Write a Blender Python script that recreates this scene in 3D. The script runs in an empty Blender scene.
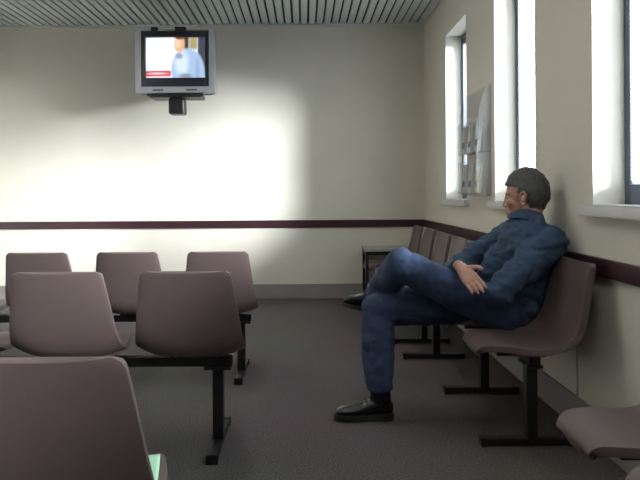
import bpy, bmesh, math, random
from mathutils import Vector, Matrix, Euler, noise

random.seed(7)
SC = bpy.context.scene
COL = SC.collection
PI = math.pi
R = math.radians

# ------------------------------------------------------------------ camera
F_PX = 560.0
SHIFT_X, SHIFT_Y = 0.025, -0.0734
cam_d = bpy.data.cameras.new('camera')
cam = bpy.data.objects.new('camera', cam_d)
COL.objects.link(cam)
cam_d.sensor_width = 36
cam_d.lens = F_PX / 640 * 36
cam_d.shift_x, cam_d.shift_y = SHIFT_X, SHIFT_Y
cam_d.clip_start = 0.02
CAM_ROT = Matrix.Rotation(R(90), 3, 'X') @ Matrix.Rotation(R(-0.34), 3, 'Z')
CAM_LOC = Vector((0, 0, 1.13))
cam.matrix_world = Matrix.Translation(CAM_LOC) @ CAM_ROT.to_4x4()
SC.camera = cam

# ------------------------------------------------------------------ world, sun, exposure
world = bpy.data.worlds.new('world')
SC.world = world
world.use_nodes = True
bg = world.node_tree.nodes['Background']
bg.inputs[0].default_value = (0.86, 0.94, 1.0, 1)
bg.inputs[1].default_value = 8.0
sun_d = bpy.data.lights.new('sun', 'SUN')
sun_d.energy = 56.0
sun_d.angle = R(25)
sun_d.color = (0.92, 0.97, 1.0)
sun = bpy.data.objects.new('sun', sun_d)
COL.objects.link(sun)
sun.rotation_euler = Vector((-0.88, 0.40, -0.19)).to_track_quat('-Z', 'Y').to_euler()
SC.view_settings.view_transform = 'Standard'
SC.view_settings.look = 'None'
SC.view_settings.gamma = 1
SC.view_settings.use_curve_mapping = False
SC.view_settings.exposure = 0.17
SC.cycles.max_bounces = 10
SC.cycles.diffuse_bounces = 6
SC.cycles.transparent_max_bounces = 16
SC.cycles.use_denoising = True
SC.cycles.sample_clamp_indirect = 6

LAMP = 12.0       # brightness of the fluorescent diffusers
# room numbers
XR, XL, YB, YF, ZC = 1.298, -3.95, 6.01, -2.3, 2.94
XG = 1.44            # plane of the window frames
WINS = [(4.46, 5.10), (3.14, 3.80), (1.86, 2.515), (0.57, 1.225), (-0.72, -0.065)]
WZ0, WZ1 = 1.065, 2.55
for i, (y0, y1) in enumerate(WINS):
    ld = bpy.data.lights.new('daylight_portal', 'AREA')
    ld.shape = 'RECTANGLE'; ld.size = WZ1 - WZ0; ld.size_y = y1 - y0
    ld.cycles.is_portal = True
    lo = bpy.data.objects.new('daylight_portal', ld)
    COL.objects.link(lo)
    lo.location = (XG + 0.075, (y0 + y1) / 2, (WZ0 + WZ1) / 2)
    lo.rotation_euler = (0, R(90), 0)

def at(px, py, Y):
    """point where the sight line through a pixel meets the plane y = Y"""
    v = CAM_ROT @ Vector(((px - 320) / F_PX + SHIFT_X * 640 / F_PX, (240 - py) / F_PX + SHIFT_Y * 640 / F_PX, -1))
    return CAM_LOC + v * (Y / v.y)

# ------------------------------------------------------------------ materials
def nodes_of(m):
    m.use_nodes = True
    return m.node_tree.nodes, m.node_tree.links, m.node_tree.nodes['Principled BSDF']

def mat(name, col, rough=0.6, metal=0.0, spec=0.5, var=0.0, scale=20.0, bump=0.0, bscale=None, detail=4, emit=None, estr=0):
    m = bpy.data.materials.new(name)
    n, l, p = nodes_of(m)
    p.inputs['Base Color'].default_value = (*col, 1)
    p.inputs['Roughness'].default_value = rough
    p.inputs['Metallic'].default_value = metal
    p.inputs['Specular IOR Level'].default_value = spec
    if emit:
        p.inputs['Emission Color'].default_value = (*emit, 1)
        p.inputs['Emission Strength'].default_value = estr
    tc = n.new('ShaderNodeTexCoord')
    if var:
        t = n.new('ShaderNodeTexNoise'); t.inputs['Scale'].default_value = scale
        t.inputs['Detail'].default_value = detail
        r = n.new('ShaderNodeValToRGB')
        r.color_ramp.elements[0].position = 0.3
        r.color_ramp.elements[1].position = 0.7
        r.color_ramp.elements[0].color = (*[c * (1 - var) for c in col], 1)
        r.color_ramp.elements[1].color = (*[min(1, c * (1 + var)) for c in col], 1)
        l.new(tc.outputs['Object'], t.inputs['Vector'])
        l.new(t.outputs['Fac'], r.inputs['Fac'])
        l.new(r.outputs['Color'], p.inputs['Base Color'])
    if bump:
        t2 = n.new('ShaderNodeTexNoise'); t2.inputs['Scale'].default_value = bscale or scale
        t2.inputs['Detail'].default_value = 6
        b = n.new('ShaderNodeBump'); b.inputs['Strength'].default_value = bump
        b.inputs['Distance'].default_value = 0.004
        l.new(tc.outputs['Object'], t2.inputs['Vector'])
        l.new(t2.outputs['Fac'], b.inputs['Height'])
        l.new(b.outputs['Normal'], p.inputs['Normal'])
    return m

M = {}
M['wall'] = mat('painted_plaster', (0.645, 0.61, 0.53), 0.75, var=0.03, scale=1.7, bump=0.15, bscale=90)
M['reveal'] = M['wall']
M['ceiling'] = mat('ceiling_slat', (0.66, 0.71, 0.70), 0.40, metal=0.25, var=0.05, scale=2)
M['groove'] = mat('ceiling_groove', (0.05, 0.06, 0.065), 0.9)
M['rail'] = mat('maroon_rail', (0.032, 0.010, 0.015), 0.38, var=0.25, scale=6)
M['skirting'] = mat('grey_vinyl', (0.23, 0.205, 0.20), 0.55, var=0.06, scale=4)
M['sill'] = mat('sill_paint', (0.62, 0.61, 0.60), 0.45, var=0.03, scale=4)
M['frame'] = mat('window_frame', (0.10, 0.12, 0.16), 0.45, metal=0.3)
M['shell'] = mat('moulded_shell', (0.100, 0.070, 0.068), 0.42, var=0.07, scale=9, bump=0.12, bscale=260)
M['black'] = mat('black_steel', (0.010, 0.010, 0.011), 0.42, metal=0.2)
M['grey_cap'] = mat('foot_cap', (0.10, 0.10, 0.10), 0.5)
M['paper'] = mat('mint_paper', (0.45, 0.78, 0.55), 0.7)
M['silver'] = mat('silver_plastic', (0.36, 0.37, 0.40), 0.4, metal=0.2)
M['tv_black'] = mat('tv_black', (0.012, 0.014, 0.022), 0.32)
M['case'] = mat('tv_case', (0.03, 0.03, 0.033), 0.6)
M['skin'] = mat('skin', (0.36, 0.19, 0.135), 0.55, var=0.10, scale=30, bump=0.12, bscale=120)
M['hair'] = mat('grey_hair', (0.048, 0.047, 0.043), 0.6, var=0.45, scale=70, bump=0.8, bscale=150)
M['shirt'] = mat('blue_shirt', (0.022, 0.048, 0.092), 0.85, var=0.12, scale=12, bump=0.25, bscale=300)
M['jeans'] = mat('denim', (0.022, 0.039, 0.088), 0.88, var=0.25, scale=9, bump=0.35, bscale=320)
M['seam'] = mat('denim_seam', (0.012, 0.022, 0.06), 0.9)
M['leather'] = mat('boot_leather', (0.007, 0.007, 0.008), 0.24, var=0.2, scale=30)
M['sole'] = mat('boot_sole', (0.012, 0.011, 0.010), 0.7)
M['belt'] = mat('belt_leather', (0.10, 0.055, 0.025), 0.5)
M['eye'] = mat('eye_white', (0.35, 0.32, 0.30), 0.35)
M['table_top'] = mat('table_laminate', (0.33, 0.33, 0.31), 0.45)
M['shelf'] = mat('mauve_laminate', (0.24, 0.15, 0.14), 0.5)
M['conduit'] = mat('pale_conduit', (0.45, 0.43, 0.38), 0.5)
M['leaf_a'] = mat('grey_leaflet', (0.52, 0.52, 0.51), 0.6, var=0.12, scale=14)
M['leaf_b'] = mat('white_leaflet', (0.68, 0.68, 0.67), 0.6)
M['leaf_c'] = mat('yellow_leaflet', (0.45, 0.38, 0.18), 0.6)
M['print'] = mat('dark_print', (0.03, 0.035, 0.06), 0.6)
M['outside'] = mat('outer_brick', (0.35, 0.30, 0.26), 0.8, var=0.1, scale=8)

def carpet():
    m = bpy.data.materials.new('speckled_carpet')
    n, l, p = nodes_of(m)
    p.inputs['Roughness'].default_value = 0.95
    p.inputs['Specular IOR Level'].default_value = 0.15
    tc = n.new('ShaderNodeTexCoord')
    t = n.new('ShaderNodeTexNoise'); t.inputs['Scale'].default_value = 130; t.inputs['Detail'].default_value = 5
    t3 = n.new('ShaderNodeTexNoise'); t3.inputs['Scale'].default_value = 1.4; t3.inputs['Detail'].default_value = 3
    r = n.new('ShaderNodeValToRGB')
    r.color_ramp.elements[0].position = 0.33; r.color_ramp.elements[0].color = (0.062, 0.055, 0.056, 1)
    r.color_ramp.elements[1].position = 0.70; r.color_ramp.elements[1].color = (0.170, 0.150, 0.148, 1)
    mx = n.new('ShaderNodeMix'); mx.data_type = 'RGBA'; mx.blend_type = 'MULTIPLY'
    mx.inputs['Factor'].default_value = 0.35
    for k in ('Object',):
        l.new(tc.outputs[k], t.inputs['Vector']); l.new(tc.outputs[k], t3.inputs['Vector'])
    l.new(t.outputs['Fac'], r.inputs['Fac'])
    l.new(r.outputs['Color'], mx.inputs['A']); l.new(t3.outputs['Color'], mx.inputs['B'])
    l.new(mx.outputs['Result'], p.inputs['Base Color'])
    b = n.new('ShaderNodeBump'); b.inputs['Strength'].default_value = 0.5; b.inputs['Distance'].default_value = 0.005
    l.new(t.outputs['Fac'], b.inputs['Height']); l.new(b.outputs['Normal'], p.inputs['Normal'])
    return m
M['carpet'] = carpet()

def see_through(name, tint, gloss=0.08, body=0.0, bcol=(0.8, 0.8, 0.8)):
    m = bpy.data.materials.new(name)
    m.use_nodes = True
    n, l = m.node_tree.nodes, m.node_tree.links
    n.clear()
    out = n.new('ShaderNodeOutputMaterial')
    tr = n.new('ShaderNodeBsdfTransparent'); tr.inputs[0].default_value = (*tint, 1)
    gl = n.new('ShaderNodeBsdfGlossy'); gl.inputs['Roughness'].default_value = 0.12
    mx = n.new('ShaderNodeMixShader'); mx.inputs[0].default_value = gloss
    l.new(tr.outputs[0], mx.inputs[1]); l.new(gl.outputs[0], mx.inputs[2])
    last = mx
    if body:
        df = n.new('ShaderNodeBsdfDiffuse'); df.inputs[0].default_value = (*bcol, 1)
        m2 = n.new('ShaderNodeMixShader'); m2.inputs[0].default_value = body
        l.new(mx.outputs[0], m2.inputs[1]); l.new(df.outputs[0], m2.inputs[2])
        last = m2
    l.new(last.outputs[0], out.inputs[0])
    return m
M['glass'] = see_through('window_glass', (0.97, 0.98, 0.98), 0.05)
M['acrylic'] = see_through('clear_acrylic', (0.95, 0.95, 0.95), 0.018, 0.12, (0.80, 0.80, 0.80))

def blind_mat():
    m = bpy.data.materials.new('blind_slat')
    m.use_nodes = True
    n, l = m.node_tree.nodes, m.node_tree.links
    n.clear()
    out = n.new('ShaderNodeOutputMaterial')
    d = n.new('ShaderNodeBsdfDiffuse'); d.inputs[0].default_value = (0.82, 0.84, 0.86, 1)
    t = n.new('ShaderNodeBsdfTranslucent'); t.inputs[0].default_value = (0.75, 0.80, 0.86, 1)
    mx = n.new('ShaderNodeMixShader'); mx.inputs[0].default_value = 0.35
    l.new(d.outputs[0], mx.inputs[1]); l.new(t.outputs[0], mx.inputs[2]); l.new(mx.outputs[0], out.inputs[0])
    return m
M['slat'] = blind_mat()

# ------------------------------------------------------------------ mesh helpers
def box(bm, c, s, rot=None, mi=0):
    """box by centre and size"""
    r = bmesh.ops.create_cube(bm, size=1.0)
    mt = Matrix.Translation(Vector(c)) @ (rot.to_4x4() if rot else Matrix.Identity(4)) @ Matrix.Diagonal((*s, 1))
    bmesh.ops.transform(bm, matrix=mt, verts=r['verts'])
    for v in r['verts']:
        for f in v.link_faces:
            f.material_index = mi

def bx(bm, x0, x1, y0, y1, z0, z1, mi=0):
    box(bm, ((x0 + x1) / 2, (y0 + y1) / 2, (z0 + z1) / 2), (abs(x1 - x0), abs(y1 - y0), abs(z1 - z0)), mi=mi)

def rings(bm, rr, n=24, caps=True):
    """loft through rings (centre, axis a, axis b)"""
    prev = None
    first = last = None
    for c, a, b in rr:
        vs = [bm.verts.new(Vector(c) + Vector(a) * math.cos(2 * PI * k / n) + Vector(b) * math.sin(2 * PI * k / n)) for k in range(n)]
        if prev:
            for k in range(n):
                bm.faces.new((prev[k], prev[(k + 1) % n], vs[(k + 1) % n], vs[k]))
        else:
            first = vs
        prev = vs
        last = vs
    if caps:
        bm.faces.new(list(reversed(first)))
        bm.faces.new(last)

def limb(bm, pts, n=20, squash=1.0, side=None):
    """round tapered limb through (point, radius) with ball ends"""
    P = [Vector(p) for p, _ in pts]
    rad = [r for _, r in pts]
    for i in range(len(P) - 1):
        d = (P[i + 1] - P[i])
        L = d.length
        d.normalize()
        up = Vector((0, 0, 1)) if abs(d.z) < 0.9 else Vector((0, 1, 0))
        if side is not None:
            up = Vector(side)
        a = d.cross(up).normalized(); b = d.cross(a).normalized()
        rr = []
        for k in range(-5, 1):
            t = k / 5 * PI / 2
            rr.append((P[i] + d * rad[i] * math.sin(t), a * rad[i] * max(math.cos(t), 0.02), b * rad[i] * max(math.cos(t), 0.02) * squash))
        for k in range(0, 6):
            t = k / 5 * PI / 2
            rr.append((P[i + 1] + d * rad[i + 1] * math.sin(t), a * rad[i + 1] * max(math.cos(t), 0.02), b * rad[i + 1] * max(math.cos(t), 0.02) * squash))
        rings(bm, rr, n)

def tube(bm, p0, p1, r0, r1=None, n=16):
    p0, p1 = Vector(p0), Vector(p1)
    r1 = r0 if r1 is None else r1
    d = (p1 - p0).normalized()
    up = Vector((0, 0, 1)) if abs(d.z) < 0.9 else Vector((0, 1, 0))
    a = d.cross(up).normalized(); b = d.cross(a).normalized()
    rings(bm, [(p0, a * r0, b * r0), (p1, a * r1, b * r1)], n)

def ball(bm, c, rx, ry=None, rz=None, rot=None, seg=24):
    r = bmesh.ops.create_uvsphere(bm, u_segments=seg, v_segments=seg // 2 + 2, radius=1)
    ry = ry or rx; rz = rz or rx
    mt = Matrix.Translation(Vector(c)) @ (rot.to_4x4() if rot else Matrix.Identity(4)) @ Matrix.Diagonal((rx, ry, rz, 1))
    bmesh.ops.transform(bm, matrix=mt, verts=r['verts'])

def obj(name, bm, m, parent=None, smooth=False, bevel=0.0, seg=2, mats=None):
    bmesh.ops.recalc_face_normals(bm, faces=bm.faces)
    me = bpy.data.meshes.new(name)
    bm.to_mesh(me); bm.free()
    for mm in (mats or [m]):
        me.materials.append(mm)
    if smooth:
        for p in me.polygons:
            p.use_smooth = True
    o = bpy.data.objects.new(name, me)
    COL.objects.link(o)
    if parent is not None:
        o.parent = parent
    if bevel:
        b = o.modifiers.new('bevel', 'BEVEL'); b.width = bevel; b.segments = seg; b.limit_method = 'ANGLE'; b.angle_limit = R(35)
        bake(o)
        if smooth is None:
            pass
    return o

def bake(o):
    dg = bpy.context.evaluated_depsgraph_get()
    dg.update()
    me = bpy.data.meshes.new_from_object(o.evaluated_get(dg))
    o.modifiers.clear()
    old = o.data
    o.data = me
    me.name = o.name
    if old.users == 0:
        bpy.data.meshes.remove(old)

def shade(o, ang=40):
    for p in o.data.polygons:
        p.use_smooth = True
    try:
        o.data.set_sharp_from_angle(angle=R(ang))
    except Exception:
        pass

def tag(o, label, cat, group=None):
    o['label'] = label
    o['category'] = cat
    if group:
        o['group'] = group
    return o

def thing(name, label, cat, loc=(0, 0, 0), rz=0.0, group=None):
    o = bpy.data.objects.new(name, None)
    COL.objects.link(o)
    o.location = loc
    o.rotation_euler = (0, 0, rz)
    o.empty_display_size = 0.1
    return tag(o, label, cat, group)

def struct(name, bm, m, mats=None, bevel=0.0):
    o = obj(name, bm, m, bevel=bevel, mats=mats)
    o['kind'] = 'structure'
    return o

def keep_world(o, parent):
    """parent a mesh modelled in world coordinates"""
    o.parent = parent
    pm = Matrix.Translation(parent.location) @ parent.rotation_euler.to_matrix().to_4x4()
    o.matrix_parent_inverse = pm.inverted()
    return o

def copy_tree(o, parent=None):
    c = o.copy()
    COL.objects.link(c)
    c.parent = parent
    for ch in list(o.children):
        copy_tree(ch, c)
    return c

# ------------------------------------------------------------------ the room
bm = bmesh.new(); bx(bm, XL - 0.2, XR + 0.3, YF - 0.2, YB + 0.2, -0.12, 0.0)
struct('floor', bm, M['carpet'])
bm = bmesh.new(); bx(bm, XL - 0.2, XR + 0.3, YB, YB + 0.2, 0, ZC + 0.1)
struct('wall_back', bm, M['wall'])
bm = bmesh.new(); bx(bm, XL - 0.2, XL, YF, YB, 0, ZC + 0.1)
struct('wall_left', bm, M['wall'])
bm = bmesh.new(); bx(bm, XL - 0.2, XR + 0.3, YF - 0.2, YF, 0, ZC + 0.1)
struct('wall_front', bm, M['wall'])
bm = bmesh.new()
XO = XR + 0.26
bx(bm, XR, XO, YF, YB, 0, WZ0); bx(bm, XR, XO, YF, YB, WZ1, ZC + 0.1)
ys = [YB]
for y0, y1 in WINS:
    ys += [y1, y0]
ys += [YF]
for k in range(0, len(ys), 2):
    bx(bm, XR, XO, ys[k + 1], ys[k], WZ0, WZ1)
bmesh.ops.remove_doubles(bm, verts=bm.verts, dist=1e-5)
struct('wall_right', bm, M['wall'])

# ceiling of long metal slats running towards the back wall
bm = bmesh.new()
bx(bm, XL, XR, YF, YB, ZC + 0.02, ZC + 0.1, 1)
pitch = 0.083
x = XR - pitch / 2
while x > XL:
    w = 0.063
    p = [(-w / 2, 0.019), (-w / 2, 0.004), (-w / 2 + 0.005, 0), (w / 2 - 0.005, 0), (w / 2, 0.004), (w / 2, 0.019)]
    a = [bm.verts.new((x + q[0], YF, ZC + q[1])) for q in p]
    b = [bm.verts.new((x + q[0], YB, ZC + q[1])) for q in p]
    for k in range(6):
        bm.faces.new((a[k], a[(k + 1) % 6], b[(k + 1) % 6], b[k]))
    x -= pitch
struct('ceiling', bm, None, mats=[M['ceiling'], M['groove']])
bm = bmesh.new(); bx(bm, XL, XR, YB - 0.014, YB, ZC - 0.022, ZC)
struct('trim_1', bm, M['ceiling'])
bm = bmesh.new(); bx(bm, XR - 0.014, XR, YF, YB - 0.014, ZC - 0.022, ZC)
struct('trim_2', bm, M['ceiling'])

# recessed fluorescent fittings over the seats (all above the top edge of the view)
M['tube_light'] = mat('lit_diffuser', (0.8, 0.8, 0.8), 0.6, emit=(1.0, 0.98, 0.93), estr=LAMP)
for lx, ly, wh in ((-0.45, 3.3, 'right-hand one'), (-2.45, 3.3, 'left-hand one'), (0.35, 0.75, 'nearest')):
    t_ = bpy.data.objects.new('ceiling_light', None)
    COL.objects.link(t_); t_.location = (lx, ly, ZC)
    t_['label'] = 'long white fluorescent ceiling light, %s of the three' % wh
    t_['category'] = 'ceiling light'; t_['group'] = 'fluorescent ceiling lights'
    bm = bmesh.new()
    for sx in (-1, 1):
        bx(bm, sx * 0.15, sx * 0.17, -0.62, 0.62, -0.03, 0.0)
        bx(bm, -0.15, 0.15, sx * 0.60, sx * 0.62, -0.03, 0.0)
    o = bpy.data.objects.new('light_frame', bpy.data.meshes.new('light_frame'))
    bm.to_mesh(o.data); bm.free(); o.data.materials.append(M['sill']); COL.objects.link(o); o.parent = t_
    bm = bmesh.new(); bx(bm, -0.15, 0.15, -0.60, 0.60, -0.022, -0.012)
    o = bpy.data.objects.new('diffuser', bpy.data.meshes.new('diffuser'))
    bm.to_mesh(o.data); bm.free(); o.data.materials.append(M['tube_light']); COL.objects.link(o); o.parent = t_

# dado rail and skirting
bm = bmesh.new(); bx(bm, XL, XR, YB - 0.022, YB, 0.762, 0.840)
struct('trim_3', bm, M['rail'], bevel=0.004)
bm = bmesh.new(); bx(bm, XR - 0.022, XR, YF, YB - 0.022, 0.762, 0.840)
struct('trim_4', bm, M['rail'], bevel=0.004)
bm = bmesh.new(); bx(bm, XL, XL + 0.022, YF, YB - 0.022, 0.762, 0.840)
struct('trim_5', bm, M['rail'], bevel=0.004)
bm = bmesh.new(); bx(bm, XL, XR, YB - 0.012, YB, 0, 0.155)
struct('baseboard_back', bm, M['skirting'], bevel=0.003)
bm = bmesh.new(); bx(bm, XR - 0.012, XR, YF, YB - 0.012, 0, 0.155)
struct('baseboard_right', bm, M['skirting'], bevel=0.003)
bm = bmesh.new(); bx(bm, XL, XL + 0.012, YF, YB - 0.012, 0, 0.155)
struct('baseboard_left', bm, M['skirting'], bevel=0.003)
bm = bmesh.new(); tube(bm, (XR - 0.004, 2.665, 0.156), (XR - 0.004, 2.665, 0.766), 0.004)
struct('trim_6', bm, M['conduit'])

# windows: frame, pane, sill; a venetian blind hangs in each
BL = ['white venetian blind in the farthest window beside the back corner',
      'white venetian blind in the middle window behind the man\'s head',
      'white venetian blind in the nearest window at the right edge',
      'white venetian blind in the window just outside the right edge of the view',
      'white venetian blind in the window behind the viewpoint']
for i, (y0, y1) in enumerate(WINS):
    yc = (y0 + y1) / 2
    w = bpy.data.objects.new('window_%d' % (i + 1), None)
    COL.objects.link(w); w.location = (XG, yc, WZ0); w['kind'] = 'structure'
    bm = bmesh.new()
    h = WZ1 - WZ0; hw = (y1 - y0) / 2; fw = 0.045
    bx(bm, 0, 0.06, -hw, -hw + fw, 0, h); bx(bm, 0, 0.06, hw - fw, hw, 0, h)
    bx(bm, 0, 0.06, -hw + fw, hw - fw, 0, 0.095); bx(bm, 0, 0.06, -hw + fw, hw - fw, h - fw, h)
    obj('window_frame', bm, M['frame'], w, bevel=0.003)
    bm = bmesh.new(); bx(bm, 0.046, 0.052, -hw + fw - 0.004, hw - fw + 0.004, 0.091, h - fw + 0.004)
    obj('window_pane', bm, M['glass'], w)
    bm = bmesh.new(); bx(bm, XR - 0.042 - XG, 0.0, -hw + 0.001, hw - 0.001, -0.001, 0.006)
    bx(bm, XR - 0.042 - XG, XR - XG, -hw - 0.055, hw + 0.055, -0.046, 0.006)
    s = obj('window_sill', bm, M['sill'], w, bevel=0.008, seg=3)
    shade(s)
    # blind
    bl = thing('venetian_blind', BL[i], 'blind', (XG + 0.016, yc, WZ0), group='white venetian blinds in the right wall windows')
    bw = hw - 0.047
    bm = bmesh.new()
    z = 0.128
    while z < h - 0.09:
        box(bm, (0, 0, z), (0.0215, bw * 2, 0.0011), Matrix.Rotation(R(-24), 3, 'Y'))
        z += 0.0215
    sl = obj('slats', bm, M['slat'], bl)
    bm = bmesh.new(); bx(bm, -0.013, 0.013, -bw, bw, h - 0.085, h - 0.048)
    obj('headrail', bm, M['frame'], bl, bevel=0.002)
    bm = bmesh.new(); bx(bm, -0.011, 0.011, -bw, bw, 0.100, 0.114)
    obj('bottom_rail', bm, M['slat'], bl, bevel=0.002)
    for s_ in (-1, 1):
        bm = bmesh.new(); tube(bm, (-0.0125, s_ * bw * 0.6, 0.1), (-0.0125, s_ * bw * 0.6, h - 0.06), 0.0012, n=6)
        obj('ladder_cord', bm, M['slat'], bl)

# ------------------------------------------------------------------ beam seating
PROF = [(0.182, 0.406, 0.148), (0.189, 0.428, 0.155), (0.165, 0.444, 0.168), (0.09, 0.446, 0.188), (0.0, 0.434, 0.208), (-0.09, 0.425, 0.222),
        (-0.160, 0.436, 0.2285), (-0.203, 0.482, 0.2295), (-0.225, 0.555, 0.221), (-0.246, 0.650, 0.207), (-0.266, 0.735, 0.1945), (-0.285, 0.808, 0.183)]
def cr(a, b, c, d, t):
    return tuple(0.5 * ((2 * b[k]) + (-a[k] + c[k]) * t + (2 * a[k] - 5 * b[k] + 4 * c[k] - d[k]) * t * t + (-a[k] + 3 * b[k] - 3 * c[k] + d[k]) * t ** 3) for k in range(3))

def shell_mesh():
    pts = []
    P = [PROF[0]] + PROF + [PROF[-1]]
    for i in range(1, len(P) - 2):
        for k in range(6):
            pts.append(cr(P[i - 1], P[i], P[i + 1], P[i + 2], k / 6))
    pts.append(PROF[-1])
    n = len(pts)
    arc = [0]
    for i in range(1, n):
        arc.append(arc[-1] + math.hypot(pts[i][0] - pts[i - 1][0], pts[i][1] - pts[i - 1][1]))
    tot = arc[-1]
    bm = bmesh.new()
    NU = 18
    grid = []
    for i, (y, z, hw) in enumerate(pts):
        j0, j1 = max(i - 1, 0), min(i + 1, n - 1)
        ty, tz = pts[j1][0] - pts[j0][0], pts[j1][1] - pts[j0][1]
        L = math.hypot(ty, tz); ty /= L; tz /= L
        nx, nz = (-tz * -1, ty * -1)          # normal in the yz plane towards the sitter
        nx, nz = tz, -ty
        if i < n * 0.5 and nz < 0: nx, nz = -nx, -nz
        if i >= n * 0.5 and nx < 0: nx, nz = -nx, -nz
        w = hw
        r = 0.055
        d = min(arc[i], tot - arc[i])
        if arc[i] < r * 1.6:
            w -= r * 1.6 - math.sqrt(max(0, (r * 1.6) ** 2 - (r * 1.6 - arc[i]) ** 2))
        r2 = 0.022
        if tot - arc[i] < r2:
            w -= r2 - math.sqrt(max(0, r2 ** 2 - (r2 - (tot - arc[i])) ** 2))
        f = arc[i] / tot
        wing = 0.006 + 0.036 * math.exp(-((f - 0.48) / 0.12) ** 2) + 0.006 * f
        row = []
        for k in range(NU + 1):
            u = -1 + 2 * k / NU
            u = math.copysign(abs(u) ** 0.85, u)
            o = wing * abs(u) ** 3.2
            row.append(bm.verts.new((u * w, y + nx * o, z + nz * o)))
        grid.append(row)
    for i in range(n - 1):
        for k in range(NU):
            bm.faces.new((grid[i][k], grid[i][k + 1], grid[i + 1][k + 1], grid[i + 1][k]))
    o = obj('seat_shell', bm, M['shell'], None, smooth=True)
    so = o.modifiers.new('s', 'SOLIDIFY'); so.thickness = 0.025; so.offset = 0; so.use_even_offset = False
    b = o.modifiers.new('b', 'BEVEL'); b.width = 0.007; b.segments = 3; b.limit_method = 'ANGLE'; b.angle_limit = R(50)
    bake(o)
    shade(o, 60)
    me = o.data
    bpy.data.objects.remove(o)
    return me
SHELL = shell_mesh()

def mesh_of(bm, m, name, bevel=0.0):
    o = obj(name, bm, m, bevel=bevel)
    me = o.data
    bpy.data.objects.remove(o)
    return me
bm = bmesh.new()
bx(bm, -0.10, 0.10, -0.10, -0.02, 0.399, 0.412)
bx(bm, -0.10, -0.07, -0.13, 0.11, 0.405, 0.426); bx(bm, 0.07, 0.10, -0.13, 0.11, 0.405, 0.426)
BRACKET = mesh_of(bm, M['black'], 'seat_bracket', 0.003)
bm = bmesh.new()
bx(bm, -0.024, 0.024, -0.084, -0.036, 0.03, 0.352)
bx(bm, -0.06, 0.06, -0.095, -0.025, 0.345, 0.358)
POST = mesh_of(bm, M['black'], 'leg', 0.004)
bm = bmesh.new()
bx(bm, -0.022, 0.022, -0.235, 0.150, 0.008, 0.036)
FOOT = mesh_of(bm, M['black'], 'foot_bar', 0.005)
bm = bmesh.new()
bx(bm, -0.025, 0.025, -0.252, -0.228, 0.0, 0.040)
CAP_A = mesh_of(bm, M['black'], 'foot_cap', 0.004)
bm = bmesh.new()
bx(bm, -0.025, 0.025, 0.142, 0.166, 0.0, 0.040)
CAP_B = mesh_of(bm, M['black'], 'foot_cap', 0.004)

def inst(name, me, parent, loc=(0, 0, 0), label=None):
    o = bpy.data.objects.new(name, me)
    COL.objects.link(o)
    o.parent = parent
    o.location = loc
    if label:
        o['label'] = label
    return o

def bench(label, loc, rz, seats, legs, beam, group=None, lift=0.0, sx=1.0, sy=1.0):
    t = thing('waiting_bench', label, 'bench seating', loc, rz, group)
    bm = bmesh.new()
    bx(bm, beam[0], beam[1], -0.085, -0.035, 0.358 + lift, 0.399 + lift)
    obj('beam', bm, M['black'], t, bevel=0.004)
    for s in seats:
        sh = inst('seat_shell', SHELL, t, (s, 0, lift))
        sh.scale = (sx, sy, 1)
        inst('seat_bracket', BRACKET, sh)
    for g in legs:
        lg = inst('leg', POST, t, (g, 0, 0))
        if lift:
            lg.scale = (1, 1, (0.358 + lift) / 0.358)
        for nm, me in (('foot_bar', FOOT), ('foot_cap', CAP_A), ('foot_cap', CAP_B)):
            q = inst(nm, me, lg)
            q.scale = (1, 1, 0.358 / (0.358 + lift))
    return t

# three rows facing the television
G1 = 'seat rows facing the television'
bench('front-corner row of brown moulded seats at lower left, nearest of three facing the television', (0, 1.262, 0), 0,
      [-0.518, -1.048, -1.578], [-0.47, -1.65], (-1.74, -0.42), G1, lift=0.018, sy=0.82)
bench('middle of three rows of brown moulded seats facing the television', (0, 2.58, 0), 0,
      [-0.490, -1.020, -1.550], [-0.390, -1.63], (-1.74, -0.325), G1)
bench('farthest of three rows of brown moulded seats facing the television, near back wall', (0, 3.55, 0), 0,
      [-0.505, -1.035, -1.565, -2.095], [-0.395, -2.2], (-2.32, -0.33), G1, lift=-0.02, sx=0.95)

# rows along the right wall, facing left (local +y is world -x, local +x is world +y)
G2 = 'seat rows along the right wall'
bench('brown moulded seat row under the right windows that the person sits on', (0.945, 0, 0), PI / 2,
      [2.515, 3.005, 3.485], [2.50, 3.15], (2.445, 3.60), G2, lift=0.012, sx=0.86)
bench('brown moulded seat row against the right wall beyond the person, nearest the back corner', (0.832, 0, 0), PI / 2,
      [3.90, 4.40, 4.90, 5.40], [3.81, 4.20, 5.15], (3.72, 5.55), G2, lift=-0.006, sx=0.92)
bench('brown moulded seat row against the right wall, cut by the lower right corner', (0.945, 0, 0), PI / 2,
      [1.555, 1.205, 0.855], [1.38, 0.92], (0.76, 1.66), G2, sx=0.75, lift=0.012)

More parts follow.
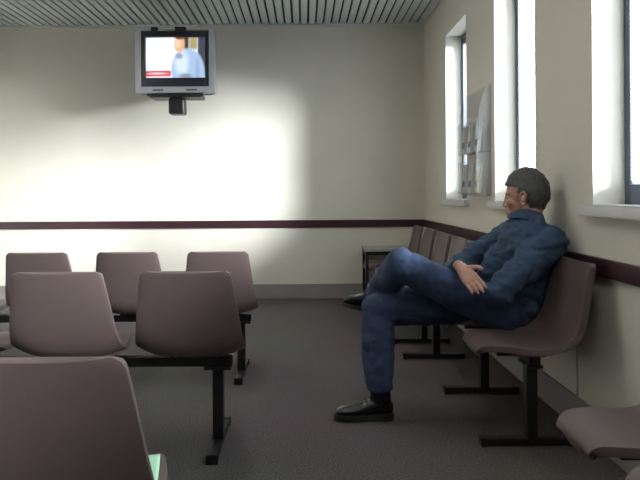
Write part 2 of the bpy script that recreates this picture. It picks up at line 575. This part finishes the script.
# ------------------------------------------------------------------ leaflet on the nearest seat
from mathutils.bvhtree import BVHTree
bv = BVHTree.FromPolygons([v.co.copy() for v in SHELL.vertices], [tuple(p.vertices) for p in SHELL.polygons])
bm = bmesh.new()
GX, GY = 12, 10
lay = []
for layer in (0.0015, 0.004):
    g_ = []
    for j in range(GY + 1):
        row = []
        for i in range(GX + 1):
            lx = 0.045 + (0.188 - 0.030 * (j / GY) ** 1.5 - 0.045) * i / GX
            ly = -0.07 + 0.222 * j / GY
            hit = bv.ray_cast(Vector((lx, ly, 1.0)), Vector((0, 0, -1)))[0]
            zz = hit.z if hit else 0.44
            row.append(bm.verts.new((lx, ly * 0.82, zz + layer)))
        g_.append(row)
    lay.append(g_)
for g_ in lay:
    for j in range(GY):
        for i in range(GX):
            bm.faces.new((g_[j][i], g_[j][i + 1], g_[j + 1][i + 1], g_[j + 1][i]))
edge = [(0, i) for i in range(GX)] + [(j, GX) for j in range(GY)] + [(GY, i) for i in range(GX, 0, -1)] + [(j, 0) for j in range(GY, 0, -1)]
for k in range(len(edge)):
    a_, b_ = edge[k], edge[(k + 1) % len(edge)]
    bm.faces.new((lay[0][a_[0]][a_[1]], lay[0][b_[0]][b_[1]], lay[1][b_[0]][b_[1]], lay[1][a_[0]][a_[1]]))
lf = obj('leaflet', bm, M['paper'], smooth=True)
lf.location = (-0.518, 1.262, 0.018)
tag(lf, 'pale green leaflet lying on the nearest seat at the lower left', 'leaflet')

# ------------------------------------------------------------------ television on its bracket
TY = 5.35
tl, br = at(134.5, 29.5, TY), at(215.0, 92.5, TY)
tcx, tcz = (tl.x + br.x) / 2, (tl.z + br.z) / 2
TW, TH = br.x - tl.x, tl.z - br.z
tv = thing('television', 'silver tube television high on the back wall, showing a man in a pale shirt', 'television', (tcx, TY, br.z))
tv.rotation_euler = (R(0), 0, 0)
def frame_bm(w0, h0, z0, w1, h1, z1, ya, yb):
    """rectangular ring, outer w0 x h0 centred z0, inner w1 x h1 centred z1"""
    bm = bmesh.new()
    bx(bm, -w0 / 2, -w1 / 2, ya, yb, z0 - h0 / 2, z0 + h0 / 2)
    bx(bm, w1 / 2, w0 / 2, ya, yb, z0 - h0 / 2, z0 + h0 / 2)
    bx(bm, -w1 / 2, w1 / 2, ya, yb, z0 - h0 / 2, z1 - h1 / 2)
    bx(bm, -w1 / 2, w1 / 2, ya, yb, z1 + h1 / 2, z0 + h0 / 2)
    return bm
ppm = F_PX / TY
obj('bezel', frame_bm(TW, TH, TH / 2, 68 / ppm, 56 / ppm, TH - 29.2 / ppm, 0, 0.07), M['silver'], tv, bevel=0.004)
obj('screen_surround', frame_bm(68 / ppm, 56 / ppm, TH - 29.2 / ppm, 60 / ppm, 41 / ppm, TH - 27.6 / ppm, 0.012, 0.06), M['tv_black'], tv, bevel=0.003)
bm = bmesh.new()
hw, z0, z1 = TW / 2 - 0.012, 0.012, TH - 0.012
prof = [(0.07, 1.0), (0.16, 1.0), (0.30, 0.80), (0.46, 0.55)]
prev = None
for (yy, k) in prof:
    zc = TH * 0.45
    ring = [bm.verts.new((sx * hw * k, yy, zc + (zz - zc) * (k if zz > zc else (1.0 if k > 0.9 else k + 0.15)))) for sx, zz in ((-1, z0), (1, z0), (1, z1), (-1, z1))]
    if prev:
        for k2 in range(4):
            bm.faces.new((prev[k2], prev[(k2 + 1) % 4], ring[(k2 + 1) % 4], ring[k2]))
    else:
        bm.faces.new(ring)
    prev = ring
bm.faces.new(prev)
obj('housing', bm, M['case'], tv, bevel=0.01)

# the picture on the tube: presenter in a pale blue shirt, white studio, red caption band
def lerp3(a, b, t): return tuple(a[k] + (b[k] - a[k]) * t for k in range(3))
def sst(a, b, v):
    t = max(0, min(1, (v - a) / (b - a))); return t * t * (3 - 2 * t)
def ell(u, v, cx, cy, rx, ry, soft=0.25):
    d = math.hypot((u - cx) / rx, (v - cy) / ry)
    return 1 - sst(1 - soft, 1 + soft, d)
def picture(u, v):
    """u right, v down, both 0..1"""
    c = (0.93, 0.96, 1.0)
    c = lerp3(c, (0.45, 0.85, 1.0), 0.55 * (1 - sst(0.0, 0.35, u)) * sst(0.45, 0.9, v))
    c = lerp3(c, (0.05, 0.04, 0.04), sst(0.60, 0.66, u) * (1 - sst(0.70, 0.74, u)))        # dark post behind
    c = lerp3(c, (0.42, 0.36, 0.16), sst(0.70, 0.75, u) * (1 - sst(0.84, 0.87, u)) * (1 - sst(0.25, 0.35, v)))
    c = lerp3(c, (0.06, 0.06, 0.09), sst(0.85, 0.88, u))                                    # dark edge of the set
    # shirt
    sh = max(ell(u, v, 0.70, 0.80, 0.27, 0.52, 0.08), ell(u, v, 0.83, 0.95, 0.15, 0.5, 0.1))
    c = lerp3(c, (0.40, 0.55, 0.80), sh)
    c = lerp3(c, (0.72, 0.84, 1.0), 0.9 * ell(u, v, 0.60, 0.62, 0.11, 0.3, 0.5))
    c = lerp3(c, (0.15, 0.24, 0.42), 0.75 * ell(u, v, 0.56, 0.46, 0.06, 0.07, 0.5))         # open collar
    c = lerp3(c, (0.30, 0.42, 0.58), 0.7 * ell(u, v, 0.86, 0.82, 0.035, 0.30, 0.5))         # fold of the sleeve
    c = lerp3(c, (0.16, 0.20, 0.18), 0.75 * ell(u, v, 0.66, 0.93, 0.10, 0.05, 0.6))
    # head
    c = lerp3(c, (0.85, 0.45, 0.25), ell(u, v, 0.565, 0.17, 0.085, 0.20, 0.2))
    c = lerp3(c, (1.0, 0.78, 0.58), 0.7 * ell(u, v, 0.545, 0.16, 0.045, 0.10, 0.6))
    c = lerp3(c, (0.20, 0.09, 0.05), ell(u, v, 0.575, 0.00, 0.095, 0.06, 0.3))
    # caption band
    band = (1 - sst(0.41, 0.43, u)) * sst(0.80, 0.82, v) * (1 - sst(0.93, 0.95, v))
    c = lerp3(c, (0.75, 0.05, 0.08), band)
    c = lerp3(c, (0.95, 0.75, 0.8), band * ell(u, v, 0.2, 0.875, 0.17, 0.02, 0.5))
    return c
SW, SH = 61 / ppm, 42 / ppm
bm = bmesh.new()
NX, NY = 72, 50
gv = [[bm.verts.new(((u / NX - 0.5) * SW, 0.030 + 0.012 * ((2 * u / NX - 1) ** 2 + (2 * v / NY - 1) ** 2), TH - 27.6 / ppm + (0.5 - v / NY) * SH)) for u in range(NX + 1)] for v in range(NY + 1)]
for v in range(NY):
    for u in range(NX):
        bm.faces.new((gv[v][u], gv[v + 1][u], gv[v + 1][u + 1], gv[v][u + 1]))
sm = bpy.data.materials.new('tube_picture'); sm.use_nodes = True
n_, l_ = sm.node_tree.nodes, sm.node_tree.links
p_ = n_['Principled BSDF']
p_.inputs['Base Color'].default_value = (0.01, 0.01, 0.01, 1); p_.inputs['Roughness'].default_value = 0.15
ca = n_.new('ShaderNodeVertexColor'); ca.layer_name = 'picture'
l_.new(ca.outputs['Color'], p_.inputs['Emission Color']); p_.inputs['Emission Strength'].default_value = 1.0
scr = obj('screen', bm, sm, tv, smooth=True)
att = scr.data.color_attributes.new('picture', 'FLOAT_COLOR', 'POINT')
for i, vt in enumerate(scr.data.vertices):
    u = vt.co.x / SW + 0.5; v = 0.5 - (vt.co.z - (TH - 27.6 / ppm)) / SH
    att.data[i].color = (*picture(u, v), 1)
for sx in (-1, 1):
    bm = bmesh.new(); box(bm, (sx * 0.16, -0.002, 0.026), (0.10, 0.006, 0.012))
    obj('speaker_slot', bm, M['tv_black'], tv)

wb = thing('television_bracket', 'black steel bracket carrying the television on the back wall', 'bracket', (tcx, YB, br.z))
bm = bmesh.new()
bx(bm, -0.25, 0.25, -0.645, -0.44, -0.040, -0.004)
bx(bm, -0.27, 0.27, -0.66, -0.625, -0.03, -0.004)
obj('tray', bm, M['black'], wb, bevel=0.006)
bm = bmesh.new()
bx(bm, -0.075, 0.075, -0.62, -0.47, -0.195, -0.045)
obj('swivel_post', bm, M['black'], wb, bevel=0.018, seg=3)
bm = bmesh.new()
limb(bm, [((0, -0.46, -0.022), 0.016), ((0, -0.34, -0.012), 0.016), ((0, -0.025, 0.16), 0.018)], 14)
obj('arm', bm, M['black'], wb, bevel=0.006)
bm = bmesh.new()
bx(bm, -0.09, 0.09, -0.013, -0.001, 0.10, 0.30)
obj('wall_plate', bm, M['black'], wb, bevel=0.003)
for sx, ww in ((-0.195, 0.06), (0.055, 0.10)):
    bm = bmesh.new()
    bx(bm, sx - ww / 2, sx + ww / 2, -0.66, -0.50, TH + 0.003, TH + 0.022)
    bx(bm, sx - ww / 2, sx + ww / 2, -0.672, -0.660, TH - 0.03, TH + 0.022)
    obj('clamp', bm, M['black'], wb, bevel=0.004)

# ------------------------------------------------------------------ brochure rack on the right wall
M['cap'] = M['black']
rk = thing('brochure_rack', 'clear acrylic brochure rack on the right wall between the two far windows', 'brochure rack', (XR - 0.002, 4.10, 1.10))
bm = bmesh.new(); bx(bm, -0.008, -0.003, -0.24, 0.24, 0, 0.78)
obj('back_panel', bm, M['acrylic'], rk, bevel=0.001)
for side in (-0.24, 0.237):
    bm = bmesh.new()
    vs = [(-0.005, 0.0), (-0.105, 0.02), (-0.105, 0.30), (-0.085, 0.62), (-0.03, 0.78), (-0.005, 0.78)]
    a = [bm.verts.new((q[0], side, q[1])) for q in vs]; b = [bm.verts.new((q[0], side + 0.003, q[1])) for q in vs]
    bm.faces.new(a); bm.faces.new(b)
    for k in range(6):
        bm.faces.new((a[k], a[(k + 1) % 6], b[(k + 1) % 6], b[k]))
    obj('side_panel', bm, M['acrylic'], rk)
for zt in (0.02, 0.31):
    bm = bmesh.new()
    bx(bm, -0.105, -0.101, -0.237, 0.237, zt, zt + 0.235)
    bx(bm, -0.101, -0.008, -0.237, 0.237, zt, zt + 0.004)
    for yy in (-0.08, 0.08):
        bx(bm, -0.101, -0.008, yy - 0.0015, yy + 0.0015, zt + 0.004, zt + 0.22)
    obj('pocket', bm, M['acrylic'], rk)
names = [('yellow', 'leaf_c'), ('white', 'leaf_b'), ('grey', 'leaf_a'), ('grey', 'leaf_a'), ('white', 'leaf_b'), ('grey', 'leaf_a')]
k = 0
place = ['near end', 'middle', 'far end']
for zt in (1.126, 1.416):
    for j, yy in enumerate((-0.16, 0.0, 0.16)):
        bm = bmesh.new()
        bx(bm, -0.010, 0.010, -0.052, 0.052, 0, 0.21)
        bx(bm, -0.0108, -0.010, -0.030, 0.030, 0.040, 0.085, 1)
        bx(bm, -0.0108, -0.010, -0.045, 0.045, 0.155, 0.185, 2)
        o = obj('leaflet_stack', bm, None, mats=[M[names[k][1]], M['print'], M['leaf_a']])
        o.location = (XR - 0.082, 4.10 + yy, zt)
        o.rotation_euler = (0, R(6), 0)
        tag(o, '%s leaflets in the %s pocket of the acrylic rack, %s' % (names[k][0], 'lower' if zt < 1.3 else 'upper', place[j]), 'leaflets', 'leaflets in the wall rack')
        k += 1

# ------------------------------------------------------------------ side table in the back corner
sp = at(365, 300, 5.70)
tx0 = sp.x + 0.03
tb = thing('side_table', 'small dark-framed side table with grey top in the back corner behind the man\'s knee', 'table', (tx0, 5.805, 0))
bm = bmesh.new(); bx(bm, -0.03, 0.42, -0.175, 0.19, 0.535, 0.563)
obj('table_top', bm, M['table_top'], tb, bevel=0.004)
bm = bmesh.new(); bx(bm, -0.02, 0.40, -0.162, 0.175, 0.34, 0.375)
obj('lower_shelf', bm, M['shelf'], tb, bevel=0.004)
for lx in (-0.012, 0.392):
    for ly in (-0.158, 0.162):
        bm = bmesh.new(); bx(bm, lx - 0.014, lx + 0.014, ly - 0.014, ly + 0.014, 0, 0.535)
        obj('leg', bm, M['black'], tb, bevel=0.002)
bm = bmesh.new()
bx(bm, -0.026, 0.406, -0.172, -0.164, 0.50, 0.535); bx(bm, -0.026, -0.016, -0.164, 0.176, 0.50, 0.535)
obj('apron', bm, M['black'], tb)
mg = bmesh.new(); box(mg, (0, 0, 0.02), (0.22, 0.29, 0.04))
mo = obj('magazine_stack', mg, M['shelf'], bevel=0.006)
mo.location = (tx0 + 0.11, 5.795, 0.3755); mo.rotation_euler = (0, 0, R(4))
tag(mo, 'mauve stack of magazines on the lower shelf of the corner side table', 'magazines')

# ------------------------------------------------------------------ the man
PY = 2.86
man = thing('person', 'person in blue shirt and jeans sitting with crossed arms and legs, looking at television', 'person', (1.05, PY, 0))

def wrinkle(o, amp, sc, stretch=(1, 1, 1), seed=0.0):
    me = o.data
    me.update()
    nr = [v.normal.copy() for v in me.vertices]
    for v, q in zip(me.vertices, nr):
        p = Vector((v.co.x * stretch[0], v.co.y * stretch[1], v.co.z * stretch[2])) * sc + Vector((seed, seed, seed))
        d = noise.noise(p) + 0.5 * noise.noise(p * 2.1)
        d = abs(d) * 1.4 - 0.35
        v.co += q * d * amp

def remesh(o, vox, smooth=6, fac=0.5):
    r = o.modifiers.new('r', 'REMESH'); r.mode = 'VOXEL'; r.voxel_size = vox; r.use_smooth_shade = True
    if smooth:
        s = o.modifiers.new('s', 'SMOOTH'); s.iterations = smooth; s.factor = fac
    bake(o)
    for p in o.data.polygons:
        p.use_smooth = True

V = Vector
pelvis = V((1.035, PY, 0.560))
belly = V((1.095, PY, 0.665))
chest = V((1.135, PY, 0.805))
upper = V((1.132, PY + 0.01, 0.905))
nbase = V((1.138, PY + 0.01, 0.978))
nSh = at(551, 242, 2.71); fSh = at(508, 235, 3.04)
nEl = at(496, 294, 2.645); fEl = at(449, 273, 2.99)
nWr = at(474, 292, 2.86); fWr = at(459, 266, 2.735)
nHip = V((1.00, 2.775, 0.540)); fHip = V((1.00, 2.955, 0.545))
nKn = at(402, 265, 2.74); fKn = at(377.5, 309, 2.87)
nAn = at(374, 295, 3.05); fAn = at(379, 398, 2.80)

head_c = at(525, 195.0, 2.885)
HR = Matrix.Rotation(R(143), 3, 'Z')           # head-local +x is where the face points
HF = (HR @ V((1, 0, 0)))
tilt = Matrix.Rotation(R(4), 3, HR @ V((0, 1, 0)))
HM = tilt @ HR
HS = 1.06
def hp(x, y, z):
    return head_c + HM @ (V((x, y, z)) * HS)

HUP = HM @ V((0, 0, 1))
def stretch_head(vs):
    o_ = hp(0, 0, 0.09)
    for v in vs:
        d_ = (v.co - o_).dot(HUP)
        v.co += HUP * d_ * 0.13

def hand(bm, wr, kn, side, nrm, curl, s=1.0, thumb_dir=None):
    """wr wrist, kn middle knuckle, side unit vector towards the thumb, nrm palm-side normal"""
    f = (kn - wr).normalized()
    side = (side - f * side.dot(f)).normalized()
    nrm = (nrm - f * nrm.dot(f) - side * nrm.dot(side)).normalized()
    L = (kn - wr).length
    rr = []
    for t, w, th in ((0.0, 0.027, 0.021), (0.25, 0.031, 0.020), (0.6, 0.038, 0.017), (0.9, 0.041, 0.015), (1.05, 0.038, 0.011)):
        rr.append((wr + f * L * t, side * w * s, nrm * th * s))
    rings(bm, rr, 20)
    tips = []
    for k, (off, ln, rad) in enumerate(((0.030, 0.074, 0.0088), (0.010, 0.082, 0.0092), (-0.0105, 0.076, 0.0088), (-0.030, 0.060, 0.0078))):
        base = wr + f * L * 0.95 + side * off * s
        d = (f + side * off * 1.2).normalized()
        a1, a2, a3 = curl
        pts = [(base, rad * 1.08 * s)]
        p = base
        ang = 0
        for seg, aa in ((0.45, a1), (0.32, a2), (0.23, a3)):
            ang += aa
            dd = d * math.cos(ang) + nrm * math.sin(ang)
            p = p + dd * ln * seg * s
            pts.append((p.copy(), rad * s * (1.0 if seg > 0.4 else 0.92 if seg > 0.3 else 0.80)))
        limb(bm, pts, 12)
        tips.append(p)
    td = thumb_dir or (f * 0.55 + side * 0.85)
    td = td.normalized()
    b = wr + f * L * 0.28 + side * 0.022 * s
    limb(bm, [(b, 0.015 * s), (b + td * 0.032 * s, 0.0125 * s), (b + td * 0.058 * s, 0.0105 * s), (b + (td * 0.9 + f * 0.25).normalized() * 0.082 * s, 0.0085 * s)], 12)

# body: one continuous skin
bm = bmesh.new()
Yv = V((0, 1, 0))
tdir = (chest - pelvis).normalized()
fwd = Yv.cross(tdir).normalized()
if fwd.x > 0: fwd = -fwd
rings(bm, [(pelvis - V((-0.02, 0, 0.09)), fwd * 0.07, Yv * 0.12), (pelvis - V((0, 0, 0.04)), fwd * 0.10, Yv * 0.155), (pelvis, fwd * 0.105, Yv * 0.16), (belly, fwd * 0.115, Yv * 0.155),
           (chest, fwd * 0.112, Yv * 0.165), (upper, fwd * 0.085, Yv * 0.155), (nbase, fwd * 0.055, Yv * 0.09)], 28)
limb(bm, [(nbase - V((0, 0, 0.03)), 0.060), (hp(-0.025, 0, -0.060), 0.058)])
limb(bm, [(nSh, 0.058), (nEl, 0.043), (nWr, 0.028)]); limb(bm, [(fSh, 0.058), (fEl, 0.043), (fWr, 0.028)])
limb(bm, [(nSh, 0.058), (upper, 0.07), (fSh, 0.058)])
limb(bm, [(nHip, 0.09), (nKn, 0.060), (nAn, 0.038)]); limb(bm, [(fHip, 0.09), (fKn, 0.060), (fAn, 0.038)])
limb(bm, [(fAn, 0.034), (V((fAn.x - 0.02, fAn.y, 0.065)), 0.030), (V((fAn.x - 0.11, fAn.y - 0.004, 0.052)), 0.018)]); limb(bm, [(nAn, 0.034), (nAn + V((-0.01, 0.01, -0.035)), 0.028), (nAn + V((-0.055, 0.030, -0.050)), 0.016)])
# head
head_from = len(bm.verts)
ball(bm, hp(-0.008, 0, 0.030), 0.098, 0.077, 0.090, HM)
ball(bm, hp(0.030, 0, -0.030), 0.062, 0.060, 0.075, HM)
ball(bm, hp(0.045, 0, -0.085), 0.040, 0.042, 0.030, HM)          # chin and jaw
ball(bm, hp(0.010, 0, -0.068), 0.060, 0.058, 0.035, HM)
ball(bm, hp(0.060, 0, 0.022), 0.032, 0.055, 0.016, HM)           # brow
for s_ in (-1, 1):
    ball(bm, hp(0.058, s_ * 0.040, -0.020), 0.026, 0.022, 0.022, HM)
    ear = [(-0.004, 0.0), (-0.012, 0.018), (-0.006, 0.030), (0.006, 0.026), (0.010, 0.008), (0.006, -0.012), (0.002, -0.026), (-0.004, -0.020)]
    limb(bm, [(hp(-0.012 + q[0] * 1.2, s_ * (0.080 + (0.010 if q[0] < 0 else 0.002)), -0.008 + q[1]), 0.0065) for q in ear], 10)
    ball(bm, hp(-0.010, s_ * 0.079, -0.006), 0.013, 0.006, 0.024, HM)
limb(bm, [(hp(0.085, 0, 0.018), 0.008), (hp(0.094, 0, -0.010), 0.010), (hp(0.101, 0, -0.028), 0.012)], 14)
ball(bm, hp(0.091, 0.012, -0.033), 0.010, 0.008, 0.008, HM); ball(bm, hp(0.091, -0.012, -0.033), 0.010, 0.008, 0.008, HM)
limb(bm, [(hp(0.080, -0.022, -0.060), 0.007), (hp(0.090, 0, -0.056), 0.009), (hp(0.080, 0.022, -0.060), 0.007)], 10)
limb(bm, [(hp(0.078, -0.018, -0.070), 0.007), (hp(0.087, 0, -0.069), 0.009), (hp(0.078, 0.018, -0.070), 0.007)], 10)
stretch_head(list(bm.verts)[head_from:])
# hands
kn1 = at(472, 281, 2.595)
sd = (at(481, 274, 2.60) - at(463, 287, 2.60)).normalized()
hand(bm, fWr + V((0, -0.02, 0.0)), kn1, sd, V((0.25, 1, 0.0)), (0.10, 0.28, 0.30), 1.0, (at(484, 266, 2.60) - at(464, 268, 2.68)))
kn2 = nWr + (at(455, 279, 2.98) - nWr).normalized() * 0.09
hand(bm, nWr, kn2, V((0, 0, 1)), V((-0.3, 0.0, 0.3)), (0.2, 0.4, 0.4))
body = obj('body', bm, M['skin'])
remesh(body, 0.0042, 3, 0.45)
keep_world(body, man)
for s_ in (-1, 1):
    bm = bmesh.new(); ball(bm, hp(0.0700, s_ * 0.030, 0.003), 0.0115, 0.0115, 0.0100)
    stretch_head(list(bm.verts))
    keep_world(obj('eye', bm, M['eye'], smooth=True), man)

# hair
bm = bmesh.new()
r_ = bmesh.ops.create_uvsphere(bm, u_segments=72, v_segments=48, radius=1)
kill = []
for v in bm.verts:
    p = v.co.copy()
    q = V((p.x * 0.107 - 0.010, p.y * 0.086, p.z * 0.108 + 0.022))
    if q.z < -0.01:
        dn = -0.01 - q.z; q.x = -0.012 + (q.x + 0.012) * (1 - 2.2 * dn); q.y *= (1 - 2.6 * dn)
    keep = True
    if q.z < -0.088 + 0.01 * noise.noise(q * 50): keep = False
    if q.x > 0.016 + 0.014 * noise.noise(q * 60) and q.z < 0.056 - 0.3 * max(0, 0.06 - q.x): keep = False
    if -0.030 < q.x <= 0.014 and q.z < 0.012 and q.x > -0.030 + 0.3 * (-q.z): keep = False
    if q.x > -0.030 and q.z < -0.03: keep = False
    amp = 0.004 * noise.noise(q * 45) + 0.003 * noise.noise(q * 110)
    q += p.normalized() * amp
    v.co = head_c + HM @ (q * HS)
    if not keep: kill.append(v)
bmesh.ops.delete(bm, geom=kill, context='VERTS')
seen, isl = set(), []
for v in bm.verts:
    if v in seen: continue
    st, comp = [v], []
    seen.add(v)
    while st:
        a_ = st.pop(); comp.append(a_)
        for e_ in a_.link_edges:
            b_ = e_.other_vert(a_)
            if b_ not in seen: seen.add(b_); st.append(b_)
    isl.append(comp)
isl.sort(key=len)
for comp in isl[:-1]:
    bmesh.ops.delete(bm, geom=comp, context='VERTS')
stretch_head(list(bm.verts))
hr = obj('hair', bm, M['hair'], smooth=True)
so = hr.modifiers.new('s', 'SOLIDIFY'); so.thickness = 0.016; so.offset = -1
sm_ = hr.modifiers.new('m', 'SMOOTH'); sm_.iterations = 1
bake(hr); shade(hr, 60)
keep_world(hr, man)

# shirt
bm = bmesh.new()
hem = pelvis + V((0.012, 0, -0.005))
rings(bm, [(hem - tdir * 0.035, fwd * 0.128, Yv * 0.178), (hem + tdir * 0.03, fwd * 0.136, Yv * 0.180), (belly, fwd * 0.140, Yv * 0.178), (belly * 0.5 + chest * 0.5, fwd * 0.138, Yv * 0.182), (chest, fwd * 0.143, Yv * 0.192),
           (chest * 0.4 + upper * 0.6, fwd * 0.132, Yv * 0.188), (upper + V((0, 0, 0.025)), fwd * 0.100, Yv * 0.165), (nbase + V((0, 0, 0.005)), fwd * 0.066, Yv * 0.09)], 32)
limb(bm, [(nSh, 0.080), (nSh * 0.5 + nEl * 0.5, 0.073), (nEl, 0.060), (nWr, 0.040)])
limb(bm, [(fSh, 0.074), (fSh * 0.5 + fEl * 0.5, 0.066), (fEl, 0.056), (fWr * 0.85 + fEl * 0.15, 0.040)])
limb(bm, [(nSh, 0.072), (upper + V((0, 0, 0.0)), 0.085), (fSh, 0.072)])
limb(bm, [(upper + V((0.02, -0.10, 0.01)), 0.076), (nbase + V((0, 0, 0.0)), 0.062), (upper + V((0, 0.09, 0.0)), 0.068)])
limb(bm, [(at(500, 258, 2.88), 0.075), (at(491, 275, 2.86), 0.072), (at(497, 300, 2.86), 0.075)])
shirt = obj('shirt', bm, M['shirt'])
remesh(shirt, 0.009, 7, 0.5)
wrinkle(shirt, 0.017, 10, (1.0, 0.7, 1.3), 3.1)
wrinkle(shirt, 0.005, 24, (1, 1, 1.6), 8.0)
keep_world(shirt, man)
# collar
bm = bmesh.new()
nk = (hp(-0.02, 0, -0.075) - nbase).normalized()
ca_ = (nbase + V((0.004, 0.0, 0.018)))
side_ = V((0, 1, 0))
fw2 = side_.cross(nk).normalized()
if fw2.x > 0: fw2 = -fw2
rr = []
N = 36
rows = []
for (dz, ra, rb) in ((-0.012, 0.092, 0.094), (0.018, 0.080, 0.083), (0.040, 0.069, 0.072), (0.035, 0.063, 0.065)):
    row = []
    for k in range(N):
        a = 2 * PI * k / N
        front = max(0, math.cos(a)) ** 3
        row.append(bm.verts.new(ca_ + nk * (dz - 0.022 * front) + fw2 * math.cos(a) * ra + side_ * math.sin(a) * rb))
    rows.append(row)
for i in range(3):
    for k in range(N):
        bm.faces.new((rows[i][k], rows[i][(k + 1) % N], rows[i + 1][(k + 1) % N], rows[i + 1][k]))
cl = obj('collar', bm, M['shirt'], smooth=True)
so = cl.modifiers.new('s', 'SOLIDIFY'); so.thickness = 0.005
bake(cl); shade(cl, 60)
keep_world(cl, man)
# cuff of the arm whose hand shows
bm = bmesh.new()
cd = (fWr - fEl).normalized()
c0 = fWr * 0.88 + fEl * 0.12
ux = cd.cross(V((0, 0, 1))).normalized(); uz = cd.cross(ux)
rings(bm, [(c0 - cd * 0.035, ux * 0.043, uz * 0.043), (c0 + cd * 0.018, ux * 0.040, uz * 0.040), (c0 + cd * 0.024, ux * 0.034, uz * 0.034)], 24)
cf = obj('cuff', bm, M['shirt'], smooth=True)
keep_world(cf, man)

# jeans
bm = bmesh.new()
rings(bm, [(pelvis - V((-0.03, 0, 0.105)), fwd * 0.085, Yv * 0.15), (pelvis - V((0, 0, 0.06)), fwd * 0.125, Yv * 0.178), (pelvis, fwd * 0.126, Yv * 0.174), (pelvis + tdir * 0.07, fwd * 0.120, Yv * 0.165)], 28)
limb(bm, [(nHip + V((-0.02, 0, 0.0)), 0.112), (nHip * 0.55 + nKn * 0.45 - V((0, 0, 0.016)), 0.092), (nKn, 0.079)], 24)
limb(bm, [(nKn, 0.080), (nKn * 0.5 + nAn * 0.5, 0.072), (nAn * 0.93 + nKn * 0.07, 0.056)], 24)
limb(bm, [(fHip, 0.104), (fHip * 0.5 + fKn * 0.5 + V((0, -0.02, 0.012)), 0.106), (fKn, 0.082)], 24)
cu = fAn + V((0.0, 0, 0.055))
rings(bm, [(fKn, V((0.080, 0, 0)), V((0, 0.078, 0))), (fKn * 0.6 + cu * 0.4, V((0.087, 0, 0)), V((0, 0.080, 0))), (fKn * 0.25 + cu * 0.75, V((0.077, 0, 0)), V((0, 0.074, 0))),
           (cu + V((0, 0, 0.02)), V((0.068, 0, 0)), V((0, 0.068, 0))), (cu - V((0, 0, 0.012)), V((0.064, 0, 0)), V((0, 0.064, 0)))], 24)
jeans = obj('jeans', bm, M['jeans'])
remesh(jeans, 0.009, 5, 0.5)
wrinkle(jeans, 0.010, 8, (1.0, 0.8, 1.2), 5.3)
wrinkle(jeans, 0.004, 26, (1, 1, 1.2), 1.0)
keep_world(jeans, man)

# belt
bm = bmesh.new()
bc = pelvis + tdir * 0.050
rings(bm, [(bc - tdir * 0.016, fwd * 0.133, Yv * 0.176), (bc + tdir * 0.016, fwd * 0.133, Yv * 0.176)], 32)
keep_world(obj('belt', bm, M['belt'], smooth=True), man)

# boots
def boot(ankle, toe_dir, up, ln=0.29, hs=1.0):
    f = toe_dir.normalized()
    sd_ = up.cross(f).normalized()
    u = f.cross(sd_).normalized()
    heel = ankle - f * 0.070 - u * 0.105
    e = lambda a, b, c=0: heel + f * a + u * b + sd_ * c
    bm = bmesh.new()
    k = ln / 0.29
    rr = []
    for (a, zb, zt, w) in ((0.0, 0.035, 0.080, 0.020), (0.015, 0.026, 0.100, 0.033), (0.06, 0.026, 0.112, 0.038), (0.11, 0.026, 0.105, 0.038), (0.155, 0.026, 0.085, 0.041), (0.20, 0.026, 0.074, 0.048),
                           (0.245, 0.026, 0.067, 0.046), (0.275, 0.028, 0.058, 0.034), (0.29, 0.032, 0.042, 0.014)):
        zt = zb + (zt - zb) * (1 + (hs - 1) * min(1, a / 0.15))
        rr.append((e(a * k, (zb + zt) / 2), sd_ * w, u * (zt - zb) / 2))
    rings(bm, rr, 28)
    rings(bm, [(e(0.058, 0.06), f * 0.050, sd_ * 0.040), (e(0.062, 0.12), f * 0.052, sd_ * 0.042), (e(0.064, 0.165), f * 0.050, sd_ * 0.043)], 28)
    b = obj('boot', bm, M['leather'])
    remesh(b, 0.005, 5, 0.5)
    keep_world(b, man)
    # sole with heel block
    bm = bmesh.new()
    out = [(0.0, 0.020), (0.012, 0.034), (0.05, 0.040), (0.11, 0.036), (0.17, 0.044), (0.21, 0.050), (0.25, 0.047), (0.28, 0.034), (0.296, 0.012)]
    loop = [(a, w) for a, w in out] + [(a, -w) for a, w in reversed(out)]
    lo = [bm.verts.new(e(a * k, 0.012 if a > 0.09 else 0.0, w)) for a, w in loop]
    hi = [bm.verts.new(e(a * k, 0.032, w)) for a, w in loop]
    bm.faces.new(lo); bm.faces.new(hi)
    for q in range(len(loop)):
        bm.faces.new((lo[q], lo[(q + 1) % len(loop)], hi[(q + 1) % len(loop)], hi[q]))
    s = obj('sole', bm, M['sole'])
    s.parent = b
    # laces
    bm = bmesh.new()
    for q in range(4):
        a = 0.115 + q * 0.020
        z = 0.026 + (0.086 - q * 0.011) * hs
        limb(bm, [(e(a * k, z - 0.010, -0.022), 0.003), (e(a * k + 0.004, z + 0.001, 0), 0.003), (e(a * k, z - 0.010, 0.022), 0.003)], 8)
    lc = obj('laces', bm, M['sole'], smooth=True)
    lc.parent = b
fA = V((fAn.x, fAn.y, 0.105))
boot(fA, V((-1, -0.05, 0)), V((0, 0, 1)))
boot(nAn, V((-0.84, 0.38, 0.13)), V((0.2, 0.05, 1)), ln=0.235, hs=1.5)
for o in [c for c in man.children if c.name.startswith('boot')]:
    for ch in o.children:
        ch.matrix_parent_inverse = Matrix.Identity(4)
